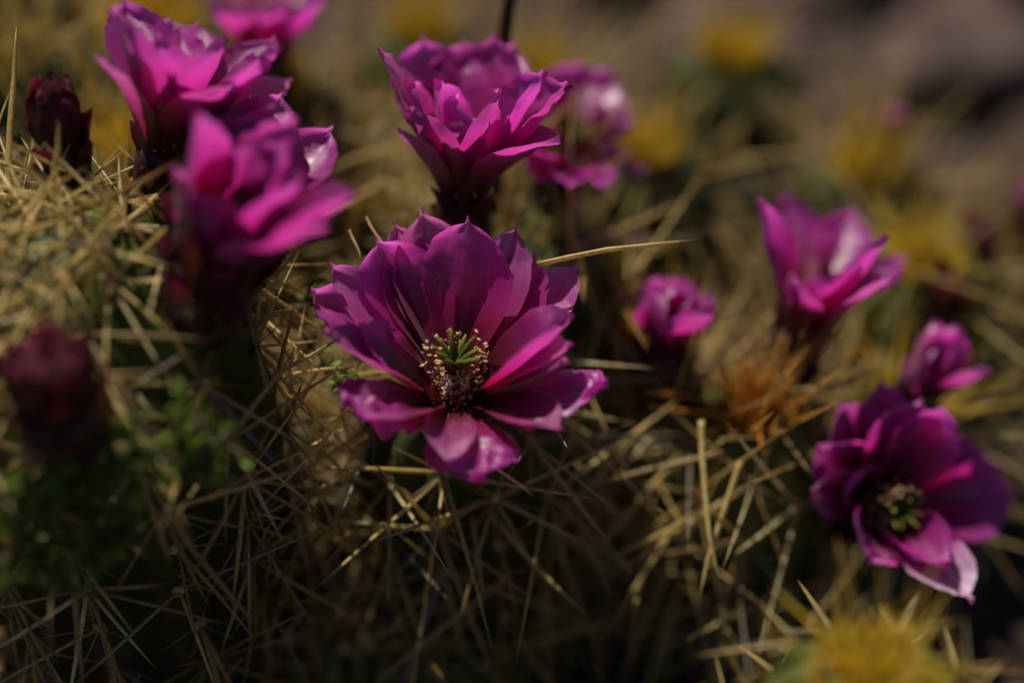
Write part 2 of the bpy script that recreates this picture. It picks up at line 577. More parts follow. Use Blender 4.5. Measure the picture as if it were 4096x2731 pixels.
def lobe_points(phi, tilt, h0, L, curl, n=7, r0=.03):
    er = Vector((math.cos(phi), math.sin(phi), 0))
    p = er * r0 + Vector((0, 0, h0))
    pts = [p.copy()]
    for k in range(n - 1):
        t = tilt + curl * k / (n - 1)
        p = p + (er * math.sin(t) + Vector((0, 0, math.cos(t)))) * (L / (n - 1))
        pts.append(p.copy())
    return pts

def rounded_lobe(pts, rad, c0, c1, seed, sides=8):
    s = Soup()
    k = len(pts)
    s.tube(pts, [rad * (.75 + .35 * math.sin(math.pi * min(.8, j / (k - 1)))) * (1 if j < k - 2 else (.72 if j == k - 2 else .22)) * (1 + .12 * noise.noise(Vector((j * .9, seed, 2)))) for j in range(k)],
           [tuple(a + (b - a) * (j / (k - 1)) ** 2 for a, b in zip(c0, c1)) for j in range(k)], sides)
    return s.mesh('stigma_lobe', M_STIGMA)

def stamen_mesh(base, top, side, seed):
    """filament and its two-celled anther as one mesh"""
    r = random.Random(seed)
    s = Soup()
    n = 6
    mid = base.lerp(top, .55) + side * r.uniform(-.05, .16) + Vector((0, 0, .12))
    pts = []
    for j in range(n):
        t = j / (n - 1)
        pts.append(base * (1 - t) ** 2 + mid * 2 * t * (1 - t) + top * t * t)
    s.tube(pts, [.015, .014, .013, .011, .010, .008], [(.34, .03, .05)] * 3 + [(.5, .09, .12)] * 3, 4)
    d = Vector((r.uniform(-1, 1), r.uniform(-1, 1), r.uniform(-.5, .9))).normalized()
    q = d.cross(Vector((.3, .5, .8))).normalized()
    ca = (.80 * r.uniform(.8, 1.1), .58 * r.uniform(.75, 1.1), .30 * r.uniform(.7, 1.2))
    L = r.uniform(.09, .125)
    for sg in (-1, 1):
        c = pts[-1] + q * sg * .017
        bow = q * sg * r.uniform(.003, .012)
        s.tube([c - d * L * .5 + bow, c - d * L * .38, c, c + d * L * .38, c + d * L * .5 + bow], [.006, .018, .022, .018, .006], [ca] * 5, 6)
    return s.mesh('stamen', M_STAMEN)

def add_flower(cactus, base, key, label, tube_base, stamens=0, lobes=8, pollen=0, bristles=9, bracts=7, tube_r=(.62, .72), name='flower', rb=.5, tall=1.0, seed=0, spec=None, acute=0, bsize=1.0):
    o, a, petals = spec if spec else FLOWERS[key]
    a = Vector(a).normalized()
    e1, e2 = ortho(a)
    fl = empty(name, Vector(o) - base, cactus, label=label)
    rot = Matrix((e1, e2, a)).transposed()
    fl.rotation_mode = 'QUATERNION'
    fl.rotation_quaternion = rot.to_quaternion()
    inv = rot.transposed()
    r = random.Random(seed + 77)
    for i, (phi, t0, dc, L, W, kind, cr) in enumerate(petals):
        m = (M_PETAL, M_OUTER, M_SUNLIT, M_BRACT)[kind]
        nm = 'petal' if kind != 3 else 'bract'
        me = petal_mesh(nm, phi, t0, dc, L, W, rb + (.06 if kind else 0) + .012 * (i % 4), m, cr, seed * 100 + i, cup=-.22 if cr > .15 else (.42 if kind else .5), acute=max(acute, .2 if kind else 0))
        link(nm, me, fl)
    # floral tube: from the stem up to the ring of petals
    p0 = inv @ (Vector(tube_base) - Vector(o))
    p1 = Vector((0, 0, .12))
    s = Soup()
    k = 12
    ax = []
    for j in range(k):
        t = j / (k - 1)
        q = p0 * (1 - t) ** 2 + (Vector((0, 0, p0.z * .45))) * 2 * t * (1 - t) + p1 * t * t
        ax.append(q)
    rr = [tube_r[0] * (1 - t / (k - 1)) + tube_r[1] * t / (k - 1) + (.10 * math.sin(math.pi * t / (k - 1))) + .04 * noise.noise(Vector((t * 1.7, seed, 1))) for t in range(k)]
    cs = [(.022 + .03 * t / k, .014 - .009 * t / k, .007 + .005 * t / k) for t in range(k)]
    rr[-1] *= .8
    s.tube(ax, rr, cs, 18)
    link('floral_tube', s.mesh('floral_tube', M_TUBE), fl)
    # bracts on the tube
    for b in range(bracts):
        t = .35 + .6 * b / max(1, bracts)
        ang = b * 137.5 + seed * 31
        me = petal_mesh('bract', ang, r.uniform(4, 16), r.uniform(0, 25), r.uniform(.9, 1.5) * (.6 + .6 * t) * bsize, r.uniform(.5, .75) * bsize, rr[int(t * (k - 1))] * .97, M_BRACT, .05, seed * 50 + b + 9, cup=.5, nu=8, nv=14)
        j = int(t * (k - 1))
        link('bract', me, fl, ax[j])
    # bristle tufts on the tube
    if bristles:
        s = Soup()
        for b in range(bristles):
            j = r.randint(1, k - 4)
            an = r.uniform(0, 2 * math.pi)
            pe = ax[j] + Vector((math.cos(an), math.sin(an), 0)) * rr[j]
            for q in range(r.randint(6, 10)):
                d = (Vector((math.cos(an), math.sin(an), 0)) * r.uniform(.4, 1.2) + Vector((r.uniform(-.6, .6), r.uniform(-.6, .6), r.uniform(.1, 1.3)))).normalized()
                L = r.uniform(.5, 1.5)
                bb = Vector((r.uniform(-.1, .1), r.uniform(-.1, .1), r.uniform(-.05, .12))) * L
                c = (.46, .36, .2) if r.random() < .7 else (.3, .17, .08)
                s.tube([pe, pe + d * L * .5 + bb * .4, pe + d * L + bb], [.018, .014, .002], [(.2, .1, .05), c, c], 3)
        o_ = link('bristles', s.mesh('bristles', M_SPINE), fl)
        o_['kind'] = 'stuff'
    if pollen:
        s = Soup()
        cand = [q for q in fl.children if q.name.startswith('petal')]
        for q in range(pollen):
            ob = r.choice(cand[11:] if len(cand) > 14 else cand)
            nvv = len(ob.data.vertices)
            v_ = ob.data.vertices[min(nvv - 1, int(nvv * (.04 + .5 * r.random() ** 1.7)))]
            c0 = v_.co / CM + Vector((r.uniform(-.06, .06), r.uniform(-.06, .06), r.uniform(-.04, .04))) * .6
            nn = Vector(v_.normal)
            if nn.dot(Vector((-c0.x, -c0.y, .5))) < 0: nn = -nn
            c0 += nn * .012
            w = r.uniform(.006, .011)
            s.tube([c0 - nn * w, c0, c0 + nn * w], [w * .6, w, w * .6], [(.62, .46, .2)] * 3, 4)
        link('pollen', s.mesh('pollen', M_STAMEN), fl, kind='stuff')
    # style and stigma lobes
    h = 1.0 * tall
    s = Soup()
    s.tube([Vector((0, 0, -.3)), Vector((0, 0, .4 * h)), Vector((0, 0, h))], [.11, .10, .12], [(.10, .06, .03)] * 3, 8)
    link('style', s.mesh('style', M_STIGMA), fl)
    for i in range(lobes):
        an = 2 * math.pi * (i + r.uniform(-.18, .18)) / lobes
        ti = math.radians(r.uniform(26, 46))
        link('stigma_lobe', rounded_lobe(lobe_points(an, ti, h - .06, r.uniform(.78, .98), math.radians(r.uniform(-6, 16))), .082, (.06, .08, .010), (.22, .20, .03), seed + i), fl)
    # stamens
    for i in range(stamens):
        an = r.uniform(0, 2 * math.pi)
        front = .5 - .5 * math.sin(an)                # 1 towards the camera side of the throat
        if front < .45 and r.random() < .35: continue
        r0 = r.uniform(.42, .56)
        r1 = r.uniform(.16, .66) if front > .5 else r.uniform(.35, .85)
        h1 = (r.uniform(.22, .92) if front > .5 else r.uniform(.7, 1.55)) * tall
        an2 = an + r.uniform(-.35, .35)
        bs = Vector((math.cos(an) * r0, math.sin(an) * r0, r.uniform(-.25, .15)))
        tp = Vector((math.cos(an2) * r1, math.sin(an2) * r1, h1))
        link('stamen', stamen_mesh(bs, tp, Vector((math.cos(an), math.sin(an), 0)), seed * 999 + i), fl)
    return fl


# ------------------------------------------------------------------ hedgehog cactus stems
STRAW = (.72, .58, .24)
PALE = (.80, .70, .42)
TAN = (.48, .34, .13)
RED = (.22, .07, .03)
GOLD = (.95, .74, .05)
ORANGE = (.78, .36, .04)
GREY = (.34, .31, .26)

def lerp3(a, b, t): return tuple(x + (y - x) * t for x, y in zip(a, b))

def spine_profile(c, tipc, basec):
    ts = [0, .05, .2, .45, .7, .88, 1]
    cols = [basec, lerp3(basec, c, .6), c, c, c, lerp3(c, tipc, .6), tipc]
    return ts, cols

def spine_proto(L, w, curve, c, tipc, basec, seed):
    r = random.Random(seed)
    s = Soup()
    ts, cols = spine_profile(c, tipc, basec)
    pts = [Vector((curve * .55 * L * t * t, .004 * L * math.sin(4.3 * t + 2 * seed), L * t)) for t in ts]
    wd = [w * 1.35, w * 1.05, w, w * .94, w * .72, w * .38, w * .05]
    s.tube(pts, wd, cols, 6, .62)
    return s.mesh('spine', M_SPINE)

SPINES = {}
for tone, c, tipc, basec in (('straw', STRAW, TAN, RED), ('pale', PALE, TAN, TAN), ('tan', TAN, RED, RED), ('gold', GOLD, RED, ORANGE), ('orange', ORANGE, RED, GOLD), ('grey', GREY, TAN, GREY)):
    SPINES[tone] = [spine_proto(L, w, cv, c, tipc, basec, i) for i, (L, w, cv) in enumerate(
        [(2.2, .044, .04), (2.8, .048, -.05), (3.4, .053, .06), (4.0, .057, -.03), (4.6, .06, .04), (5.2, .063, .08), (5.8, .065, -.05)])]
SPINE_LEN = [2.2, 2.8, 3.4, 4.0, 4.6, 5.2, 5.8]

def areole_mesh():
    s = Soup()
    s.tube([Vector((0, 0, -.08)), Vector((0, 0, .03)), Vector((0, 0, .08))], [.2, .19, .08], [(.30, .14, .05), (.5, .32, .15), (.62, .48, .28)], 9)
    return s.mesh('areole', M_TWIG)
AREOLE = areole_mesh()

def quat_to(d, roll):
    return Vector((0, 0, 1)).rotation_difference(d) @ Quaternion((0, 0, 1), roll)

CAMP = Vector((1.4, -30.6, 36.0))

def add_spine(parent, p, d, L, tone, r, width=1.0):
    k = min(range(len(SPINE_LEN)), key=lambda i: abs(SPINE_LEN[i] - L) + r.random() * .5)
    o = link('spine', SPINES[tone][k], parent, p)
    o.rotation_mode = 'QUATERNION'
    o.rotation_quaternion = quat_to(d, r.uniform(0, 6.28))
    q = L / SPINE_LEN[k]
    o.scale = (q * width, q * width, q)
    return o

def make_cactus(label, base, apex, R, seed, near=False, tone='straw', young='gold', ribs=12, step=1.15, cen=(3, 5), clen=(2.2, 4.6), skin=(.055, .085, .02), tuft=1.0, old_shade=(.05, .042, .02), radial=11, maxnear=62, skip=(), bare=0.0, tw=.42, star=False, dense=230, clear=(), wide=1.0, tl=1.0, crown=False):
    """one stem: ribbed body, areoles, long central spines, fine radial spines"""
    r = random.Random(seed)
    base, apex = Vector(base), Vector(apex)
    root = empty('hedgehog_cactus', base, None, label=label, category='cactus', group='flowering hedgehog cactus stems')
    up = (apex - base).normalized()
    e1, e2 = ortho(up)
    H = (apex - base).length
    dome = R * 1.15
    def prof(s):
        """s: 0 at the base .. 1 at the apex along the profile -> radius, height, (dr, dh)"""
        flat = H - dome
        arc = dome * 1.5
        tot = flat + arc
        l = s * tot
        if l < flat:
            return R * (.86 + .14 * math.sin(math.pi * .5 * min(1, l / flat))), l
        q = (l - flat) / arc * math.pi / 2
        return R * math.cos(q) ** .8, flat + dome * math.sin(q)
    tot = H - dome + dome * 1.5
    def surf(s, an):
        rad, h = prof(s)
        kk = ribs * an
        rib = 1 + .085 * math.cos(kk) - .02 * math.cos(2 * kk)
        rad *= rib
        wob = .06 * R * noise.noise(Vector((math.cos(an) * 1.5, math.sin(an) * 1.5, h * .25 + seed)))
        return up * h + (e1 * math.cos(an) + e2 * math.sin(an)) * (rad + wob * (1 if s < .93 else 0))
    nu, nv = ribs * 8, 40
    verts, faces, cols = [], [], []
    for j in range(nv + 1):
        s = j / nv
        s = min(.9995, 1 - (1 - s) ** 1.15)
        for i in range(nu):
            an = 2 * math.pi * i / nu
            # areole bumps: the rib swells at each areole
            p = surf(s, an)
            k = round(an / (2 * math.pi / ribs))
            dl = (s * tot / step + .5 * (k % 2)) % 1.0
            da = (an - k * 2 * math.pi / ribs) * ribs / math.pi
            sw = .13 * math.exp(-((dl - .5) / .28) ** 2) * math.exp(-(da / .5) ** 2)
            p += (p - up * p.dot(up)).normalized() * sw * (1 if s < .95 else 0)
            verts.append(tuple(p))
            f = min(1, max(0, (s - .4) / .4))  # old skin low down, darkened and carried up the flank as painted shade
            cc = lerp3(old_shade, skin, f)
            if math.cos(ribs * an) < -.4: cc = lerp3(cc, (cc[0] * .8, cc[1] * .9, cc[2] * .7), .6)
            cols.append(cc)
    for j in range(nv):
        for i in range(nu):
            a, b = j * nu + i, j * nu + (i + 1) % nu
            faces.append((a, b, b + nu, a + nu))
    faces.append(tuple(nv * nu + i for i in range(nu)))
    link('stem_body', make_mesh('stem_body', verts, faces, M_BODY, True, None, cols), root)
    rad_s, cen_s = Soup(), Soup()
    ts = [0, .3, .75, 1]
    spots = []
    for k in range(ribs):
        an = 2 * math.pi * k / ribs
        n = int(tot / step) + 1
        for j in range(n):
            s = ((j + .5) - .5 * (k % 2)) * step / tot
            if s < .1 or s > .985 or (not crown and ((s > .88 and k % 2) or (s > .95 and k % 4))): continue
            spots.append((an + r.uniform(-.05, .05), s))
    def is_near(P, nrm):
        to = (CAMP - P).normalized()
        return nrm.dot(to)
    order = []
    for an, s in spots:
        p = surf(s, an)
        p2 = surf(min(.999, s + .01), an)
        rad_d = (p - up * p.dot(up))
        rad_d = rad_d.normalized() if rad_d.length > 1e-4 else e1
        t = (p2 - p).normalized()
        n = (rad_d - t * rad_d.dot(t))
        n = n.normalized() if n.length > .05 else (up if s > .9 else rad_d)
        if n.dot(up) < -.2: n = rad_d
        p = p + n * .10
        order.append((p, n, t, t.cross(n), s))
    vis = sorted([i for i in range(len(order))], key=lambda i: -(is_near(order[i][0] + base, order[i][1]) + .25 * order[i][4]))
    chosen = set(vis[:maxnear]) if near else set()
    def scol(tone_):
        return dict(straw=STRAW, pale=PALE, tan=TAN, gold=GOLD, orange=ORANGE, grey=GREY)[tone_]
    for i, (p, n, t, b, s) in enumerate(order):
        if any((p + base - Vector(q)).length < rr_ for q, rr_ in skip): 
            continue
        ind = i in chosen
        ar = None
        if ind:
            ar = link('areole', AREOLE, root, p)
            ar.rotation_mode = 'QUATERNION'
            ar.rotation_quaternion = quat_to(n, 0)
            iq = ar.rotation_quaternion.inverted()
        top = max(0, (s - .86) / .14)
        low = s < .66 and r.random() < bare
        # fine radial spines
        for q in range(max(2, radial + r.randint(-2, 3) - (4 if low else 0))):
            a = 2 * math.pi * (q + r.random() * .7) / radial
            d = (t * math.cos(a) + b * math.sin(a) + n * r.uniform(.18, .55)).normalized()
            L = r.uniform(.7, 1.7) * (1 - .25 * top)
            c = PALE if r.random() < .55 else STRAW
            if r.random() < .18: c = TAN
            if top > .4: c = lerp3(c, scol(young), min(1, (top - .4) * 1.8))
            c = lerp3(c, (c[0] * .75, c[1] * .7, c[2] * .62), r.random())
            bend = Vector((r.uniform(-1, 1), r.uniform(-1, 1), r.uniform(-1, .3))) * .035 * L
            w = r.uniform(.016, .028)
            rad_s.tube([p, p + d * L * .35 + bend * .3, p + d * L * .75 + bend * .8, p + d * L + bend], [w, w * .9, w * .6, .002], [lerp3(c, RED, .5), c, c, lerp3(c, TAN, .5)], 3)
        # long central spines
        ncen = max(2, r.randint(*cen)) if not low else r.randint(2, 3)
        ph0 = r.uniform(0, 6.28)
        if cen[1] == 1: ncen = 1
        for q in range(ncen):
            if q == 0:   d = n * .8 - t * r.uniform(.5, 1.3) + b * r.uniform(-.4, .4)
            elif q == 1: d = n * .9 + t * r.uniform(.3, 1.0) + b * r.uniform(-.5, .5)
            else:        d = n * .75 + t * r.uniform(-.7, .6) + b * r.choice((-1, 1)) * r.uniform(.5, 1.2)
            if star and q:
                a = ph0 + 2 * math.pi * (q + r.uniform(-.2, .2)) / (ncen - 1)
                d = t * math.cos(a) + b * math.sin(a) + n * r.uniform(.22, .5)
            d = (d.normalized() + up * .9 * top * (0 if star else 1)).normalized()
            L = r.uniform(*clen) * (1 - .35 * top)
            if any((p + base + d * L * f_ - Vector(q_)).length < r_ for q_, r_ in clear for f_ in (.35, .6, .85, 1)): continue
            rr = r.random()
            tn = tone if rr < .62 else ('pale' if rr < .78 else ('tan' if rr < .93 else 'grey'))
            if s < .66 and bare and r.random() < bare: tn = 'tan'
            if top > .5 and r.random() < .8: tn = young
            if ind:
                add_spine(ar, iq @ Vector((0, 0, 0)), iq @ d, L, tn, r, wide * r.uniform(.85, 1.25))
            else:
                c = scol(tn)
                w = r.uniform(.036, .058)
                bend = Vector((r.uniform(-1, 1), r.uniform(-1, 1), r.uniform(-1, .4))) * .022 * L
                cen_s.tube([p, p + d * L * .4 + bend * .3, p + d * L * .75 + bend * .7, p + d * L + bend], [w * 1.2, w, w * .7, .003], [TAN, c, c, TAN], 4, .7)
    tip_s = Soup()
    # young spines standing up in a dense tuft at the growing tip
    for q in range(int(dense * tuft)):
        a, rr = r.uniform(0, 6.28), R * tw * 1.25 * r.random() ** .75
        p = up * (H - rr * rr / R * .55 - .05) + (e1 * math.cos(a) + e2 * math.sin(a)) * rr
        d = (up + (e1 * math.cos(a) + e2 * math.sin(a)) * (rr / R * 1.5) + Vector((r.uniform(-.3, .3), r.uniform(-.3, .3), r.uniform(-.2, .2)))).normalized()
        L = r.uniform(.4, .95) if r.random() < .88 else r.uniform(1.1, 2.8)
        L *= tl
        c = scol(young)
        c = lerp3(c, STRAW, r.random() * .3) if L < 1.0 * tl else lerp3(c, STRAW, .6)
        tip_s.tube([p, p + d * L * .5, p + d * L * .8, p + d * L], [.042, .04, .026, .003], [lerp3(c, GOLD, .4), c, c, lerp3(c, RED, .2)], 3)
    link('young_spines', tip_s.mesh('young_spines', M_YOUNG), root, kind='stuff')
    link('radial_spines', rad_s.mesh('radial_spines', M_SPINE), root, kind='stuff')
    if cen_s.n:
        link('central_spines', cen_s.mesh('central_spines', M_SPINE), root, kind='stuff')
    return root, base
SPRIG = [[(-11.010000000000002, -7.09, -0.3), (-10.71, -6.99, 4.4205), (-10.41, -6.69, 8.841), (-10.21, -6.49, 12.63)], [(-10.21, -6.49, 12.63), (-8.92, -5.8, 13.61), (-7.81, -5.27, 14.37), (-6.47, -4.8, 14.69), (-5.39, -4.32, 15.03), (-4.43, -4.28, 14.39)], [(-8.92, -5.8, 13.61), (-8.7, -5.97, 13.02), (-8.38, -6.09, 12.5)], [(-7.81, -5.27, 14.37), (-8.24, -5.31, 15.0), (-8.73, -5.62, 14.91), (-9.24, -5.91, 14.68)], [(-6.47, -4.8, 14.69), (-5.96, -4.58, 15.35), (-5.17, -4.34, 15.34)], [(-6.72, -4.93, 14.68), (-7.23, -4.82, 15.19), (-7.57, -5.05, 15.03)], [(-7.81, -5.27, 14.37), (-7.3, -5.38, 13.86), (-7.01, -5.42, 13.27)], [(-8.92, -5.8, 13.61), (-9.16, -5.84, 14.26), (-9.45, -6.09, 14.24)], [(-8.49, -5.74, 14.05), (-8.3, -5.65, 14.69), (-7.88, -5.54, 15.2)], [(-6.0, -4.66, 14.89), (-5.62, -4.59, 14.29), (-5.0, -4.6, 13.92)], [(-8.92, -5.8, 13.61), (-8.08, -5.73, 13.18), (-7.78, -5.73, 12.67)]]
SPRIG2 = [[(-4.319999999999999, 3.0, -0.3), (-4.62, 3.3, 6.65), (-4.72, 3.5, 13.3)], [(-4.72, 3.5, 13.3), (-4.04, 3.57, 13.39), (-3.35, 3.57, 13.39)], [(-4.04, 3.57, 13.39), (-3.81, 3.83, 13.77), (-3.58, 3.9, 13.86)], [(-2.96, 1.12, 12.51), (-2.74, 1.25, 12.69), (-2.52, 1.31, 12.78)], [(-5.63, 2.85, 12.36), (-6.09, 2.65, 12.08), (-5.18, 2.59, 11.99)], [(-4.72, 3.5, 13.3), (-3.84, 2.31, 12.905000000000001), (-2.96, 1.12, 12.51)], [(-4.72, 3.5, 13.3), (-6.09, 2.65, 12.08)]]
LONG_SPINES = [
    ('mid', (2.03, 2.09, 15.46), (5.79, 1.23, 16.67), 0.075, 'straw'),
    ('big', (-10.85, 2.58, 17.21), (-10.78, 5.34, 20.28), 0.085, 'straw'),
    ('litt', (-5.76, 0.42, 12.56), (-2.64, 1.12, 14.08), 0.075, 'pale'),
    ('litt', (-5.18, 0.9, 12.54), (-2.41, 0.96, 13.14), 0.06, 'straw'),
    ('mid', (0.91, -1.37, 11.92), (1.95, -2.42, 11.8), 0.055, 'pale'),
    ('right', (6.4, 1.93, 10.7), (6.75, -1.3, 7.83), 0.075, 'straw'),
    ('right', (7.45, 1.38, 9.74), (6.18, -1.5, 7.37), 0.08, 'straw'),
    ('mid', (0.35, 1.07, 8.95), (3.41, -1.57, 6.93), 0.085, 'straw'),
    ('mid', (1.85, 1.86, 9.2), (4.41, 0.23, 8.63), 0.07, 'grey'),
    ('right', (7.03, 1.9, 9.62), (2.73, 1.57, 8.45), 0.085, 'straw'),
    ('right', (6.35, 1.12, 8.15), (4.05, 0.79, 6.8), 0.08, 'straw'),
    ('right', (9.46, 3.87, 10.33), (7.05, 2.59, 10.25), 0.06, 'tan'),
    ('mid', (0.35, 0.74, 8.48), (0.64, -1.14, 6.66), 0.06, 'straw'),
    ('mid', (-0.59, 0.89, 10.44), (-0.01, -0.78, 8.93), 0.05, 'tan'),
    ('litt', (-6.28, -1.12, 11.93), (-4.21, -1.34, 12.31), 0.045, 'tan'),
    ('litt', (-5.94, -1.05, 10.27), (-3.98, -1.56, 10.26), 0.06, 'pale'),
    ('big', (-9.47, -1.04, 17.26), (-8.2, -2.92, 17.02), 0.085, 'pale'),
    ('big', (-7.82, -2.22, 15.59), (-6.36, -3.31, 14.72), 0.075, 'pale'),
    ('big', (-9.83, -0.87, 17.16), (-9.57, -4.0, 15.13), 0.09, 'straw'),
    ('big', (-8.48, -0.2, 16.73), (-6.94, -1.72, 15.6), 0.075, 'straw'),
    ('big', (-9.08, 0.49, 17.71), (-5.93, 0.23, 19.43), 0.075, 'tan'),
    ('big', (-9.18, 0.61, 17.88), (-8.89, 1.31, 19.75), 0.075, 'straw'),
    ('big', (-8.06, 1.55, 16.61), (-8.71, 3.01, 18.17), 0.04, 'pale'),
    ('big', (-9.11, 0.92, 16.93), (-6.76, 2.58, 17.21), 0.045, 'straw'),
    ('big', (-7.95, -1.74, 11.9), (-7.64, -2.45, 10.02), 0.05, 'straw'),
    ('big', (-9.17, -2.11, 9.99), (-9.3, -3.83, 7.71), 0.045, 'tan'),
    ('big', (-8.8, -2.83, 8.79), (-8.39, -4.07, 7.36), 0.05, 'tan'),
    ('big', (-8.45, -2.0, 10.32), (-4.56, -3.0, 8.37), 0.04, 'tan'),
    ('right', (13.21, 4.39, 8.47), (16.63, 3.83, 8.53), 0.07, 'pale'),
    ('slope', (13.07, 10.1, 10.51), (17.41, 8.35, 9.76), 0.07, 'straw'),
    ('right', (10.78, 3.93, 10.43), (8.78, 3.4, 10.53), 0.07, 'pale'),
    ('gap', (6.03, 5.5, 11.97), (6.45, 3.91, 10.74), 0.05, 'tan'),
    ('behind', (-2.39, 9.72, 13.46), (-4.57, 8.27, 13.13), 0.08, 'straw'),
    ('behind', (-1.56, 11.28, 13.94), (-4.19, 9.87, 13.67), 0.08, 'straw'),
    ('mid', (-2.68, 2.9, 15.92), (-2.31, 2.04, 15.56), 0.05, 'tan'),
    ('mid', (-2.3, 3.52, 15.93), (-1.57, 2.18, 15.6), 0.05, 'tan'),
]

# ------------------------------------------------------------------ the clump, near to far
# room the open flowers take up: no spine runs through them
CLEAR = [(tuple(Vector(FLOWERS[k][0]) + Vector(FLOWERS[k][1]).normalized() * h), q) for k, h, q in (('main', 1.6, 3.0), ('main', 3.6, 3.2), ('I', 1.5, 3.0), ('I', 4.0, 3.0), ('A', 2.4, 2.4), ('B', 2.4, 2.3), ('C', 2.4, 2.3), ('F', 2.4, 2.2), ('G', 1.2, 1.3))]
SK = (((-5.9, -1.0, 15.9), 1.1), ((-8.0, -4.6, 14.6), 1.0), ((-7.5, 2.5, 15.6), 1.0))
big, big_b = make_cactus('tall cactus stem on the left, its spiny crown beside two open flowers', (-8.6, 3.2, -.6), (-9.1, -.5, 17.5), 4.0, 1, True, 'straw', 'straw', 12, 1.6, (7, 9), (2.4, 4.0), (.08, .10, .014), .10, maxnear=34, bare=.5, radial=7, crown=True, star=True, wide=1.2, clear=CLEAR, skip=SK)
mid, mid_b = make_cactus('cactus stem under the sharp wide-open flower in the middle', (-.2, 5.0, -.6), (-.1, 2.6, 11.4), 2.7, 2, True, 'straw', 'straw', 11, 1.75, (6, 8), (2.6, 5.4), (.06, .07, .016), .5, maxnear=40, bare=.2, radial=8, star=True, wide=.88, clear=CLEAR, skip=(((0, 1.2, 11.3), 1.3),))
rear, rear_b = make_cactus('cactus stem behind the middle flower, carrying two flowers on its crown', (1.6, 9.6, -.6), (1.3, 7.8, 12.9), 3.2, 3, True, 'straw', 'straw', 11, 1.8, (4, 5), (3.0, 5.8), (.055, .065, .016), .4, maxnear=40, radial=6, star=True, clear=CLEAR, skip=(((0, 5.9, 13.4), 1.2), ((2.8, 9.8, 12.8), 1.0)))
right, right_b = make_cactus('cactus stem with an orange tuft of young spines, between flowers on the right', (8.2, 6.2, -.6), (8.25, 4.2, 9.2), 2.7, 4, True, 'straw', 'orange', 11, 1.75, (6, 8), (2.6, 5.6), (.12, .14, .028), 1.5, maxnear=40, radial=8, star=True, wide=.92, clear=CLEAR, tw=.27, tl=1.5, skip=(((9.2, 5.4, 9), .9), ((10.9, 3.6, 5.8), 2.0), ((10.0, 2.4, 6.4), 1.3)))
gap, gap_b = make_cactus('yellow-tipped cactus stem just right of and behind the middle flower', (4.6, 9.6, -.6), (4.5, 8.3, 9.3), 2.4, 5, True, 'straw', 'gold', 10, 1.7, (4, 5), (2.6, 5.2), (.09, .10, .02), 1.2, maxnear=36, radial=5, star=True, clear=CLEAR)
litt, litt_b = make_cactus('low brown half-dead cactus stem between the tall left stem and the middle flower', (-5.0, 6.4, -.6), (-5.2, 4.4, 8.2), 2.5, 6, True, 'straw', 'tan', 11, 1.4, (3, 4), (2.6, 5.0), (.07, .06, .03), .08, (.06, .045, .03), maxnear=50, radial=7, star=True, clear=CLEAR)
side, side_b = make_cactus('short cactus stem behind the right-hand open flower', (14.0, 8.9, -.6), (13.6, 7.7, 6.8), 2.2, 7, False, 'straw', 'gold', 11, 1.5, (2, 3), (2.6, 5.0), (.06, .07, .016), radial=5, star=True, clear=CLEAR)
pup, pup_b = make_cactus('blurred yellow-tipped cactus cut off by the bottom edge at the right', (9.3, -7.2, -.6), (8.8, -8.4, 12.1), 2.4, 8, False, 'straw', 'gold', 11, 1.6, (2, 3), (1.6, 2.8), (.08, .10, .02), 1.7, radial=5, tw=.36, star=True, clear=CLEAR)
slope, slope_b = make_cactus('yellow-tipped green cactus stem right of the pink upright flower', (15.0, 13.4, -.6), (14.5, 12.0, 9.3), 2.6, 9, False, 'straw', 'gold', 12, 1.5, (2, 2), (2.8, 5.4), (.09, .105, .02), 1.3, radial=4, tw=.31, dense=420, star=True, clear=CLEAR)
far1, far1_b = make_cactus('blurred cactus with a bright yellow tip standing before the bare soil', (10.5, 27.8, -.6), (10.1, 26.8, 9.8), 3.0, 10, False, 'straw', 'gold', 12, 1.8, (1, 1), (2.6, 5.4), (.05, .062, .012), 1.8, (.03, .03, .012), radial=2, tw=.31, dense=420)
far2, far2_b = make_cactus('blurred yellow-tipped cactus with a small red bud', (14.7, 20.6, -.6), (14.3, 19.4, 8.7), 2.8, 11, False, 'straw', 'gold', 12, 1.6, (1, 2), (2.6, 5.4), (.06, .072, .015), 1.8, radial=3, tw=.31, dense=420)
hid1, _ = make_cactus('blurred yellow-tipped cactus at the top, left of the central rear flowers', (-2.2, 28.2, -.6), (-2.3, 27.4, 10.4), 2.8, 12, False, 'straw', 'gold', 11, 1.6, (1, 2), (3.0, 6.0), (.06, .072, .015), 1.3, radial=3, tw=.30, dense=420)
hid2, _ = make_cactus('yellow-tipped cactus half hidden behind the rear flower pair', (2.7, 23.6, -.6), (2.4, 22.7, 10.8), 2.6, 13, False, 'straw', 'gold', 11, 1.6, (1, 2), (3.0, 6.0), (.06, .072, .015), 1.3, radial=3, tw=.30, dense=420)
hid3, _ = make_cactus('yellow-tipped cactus right behind the darker rear flower', (6.0, 17.0, -.6), (5.9, 15.9, 11.2), 2.5, 14, False, 'straw', 'gold', 11, 1.8, (1, 1), (2.6, 5.0), (.05, .062, .015), 1.4, (.03, .03, .012), radial=3, tw=.30, dense=420)
back, back_b = make_cactus('blurred cactus stem under the cropped flower at the top edge', (-6.4, 16.4, -.6), (-6.6, 14.9, 14.2), 2.8, 15, False, 'straw', 'gold', 11, 1.5, (2, 2), (3.0, 5.8), (.055, .065, .016), radial=4)
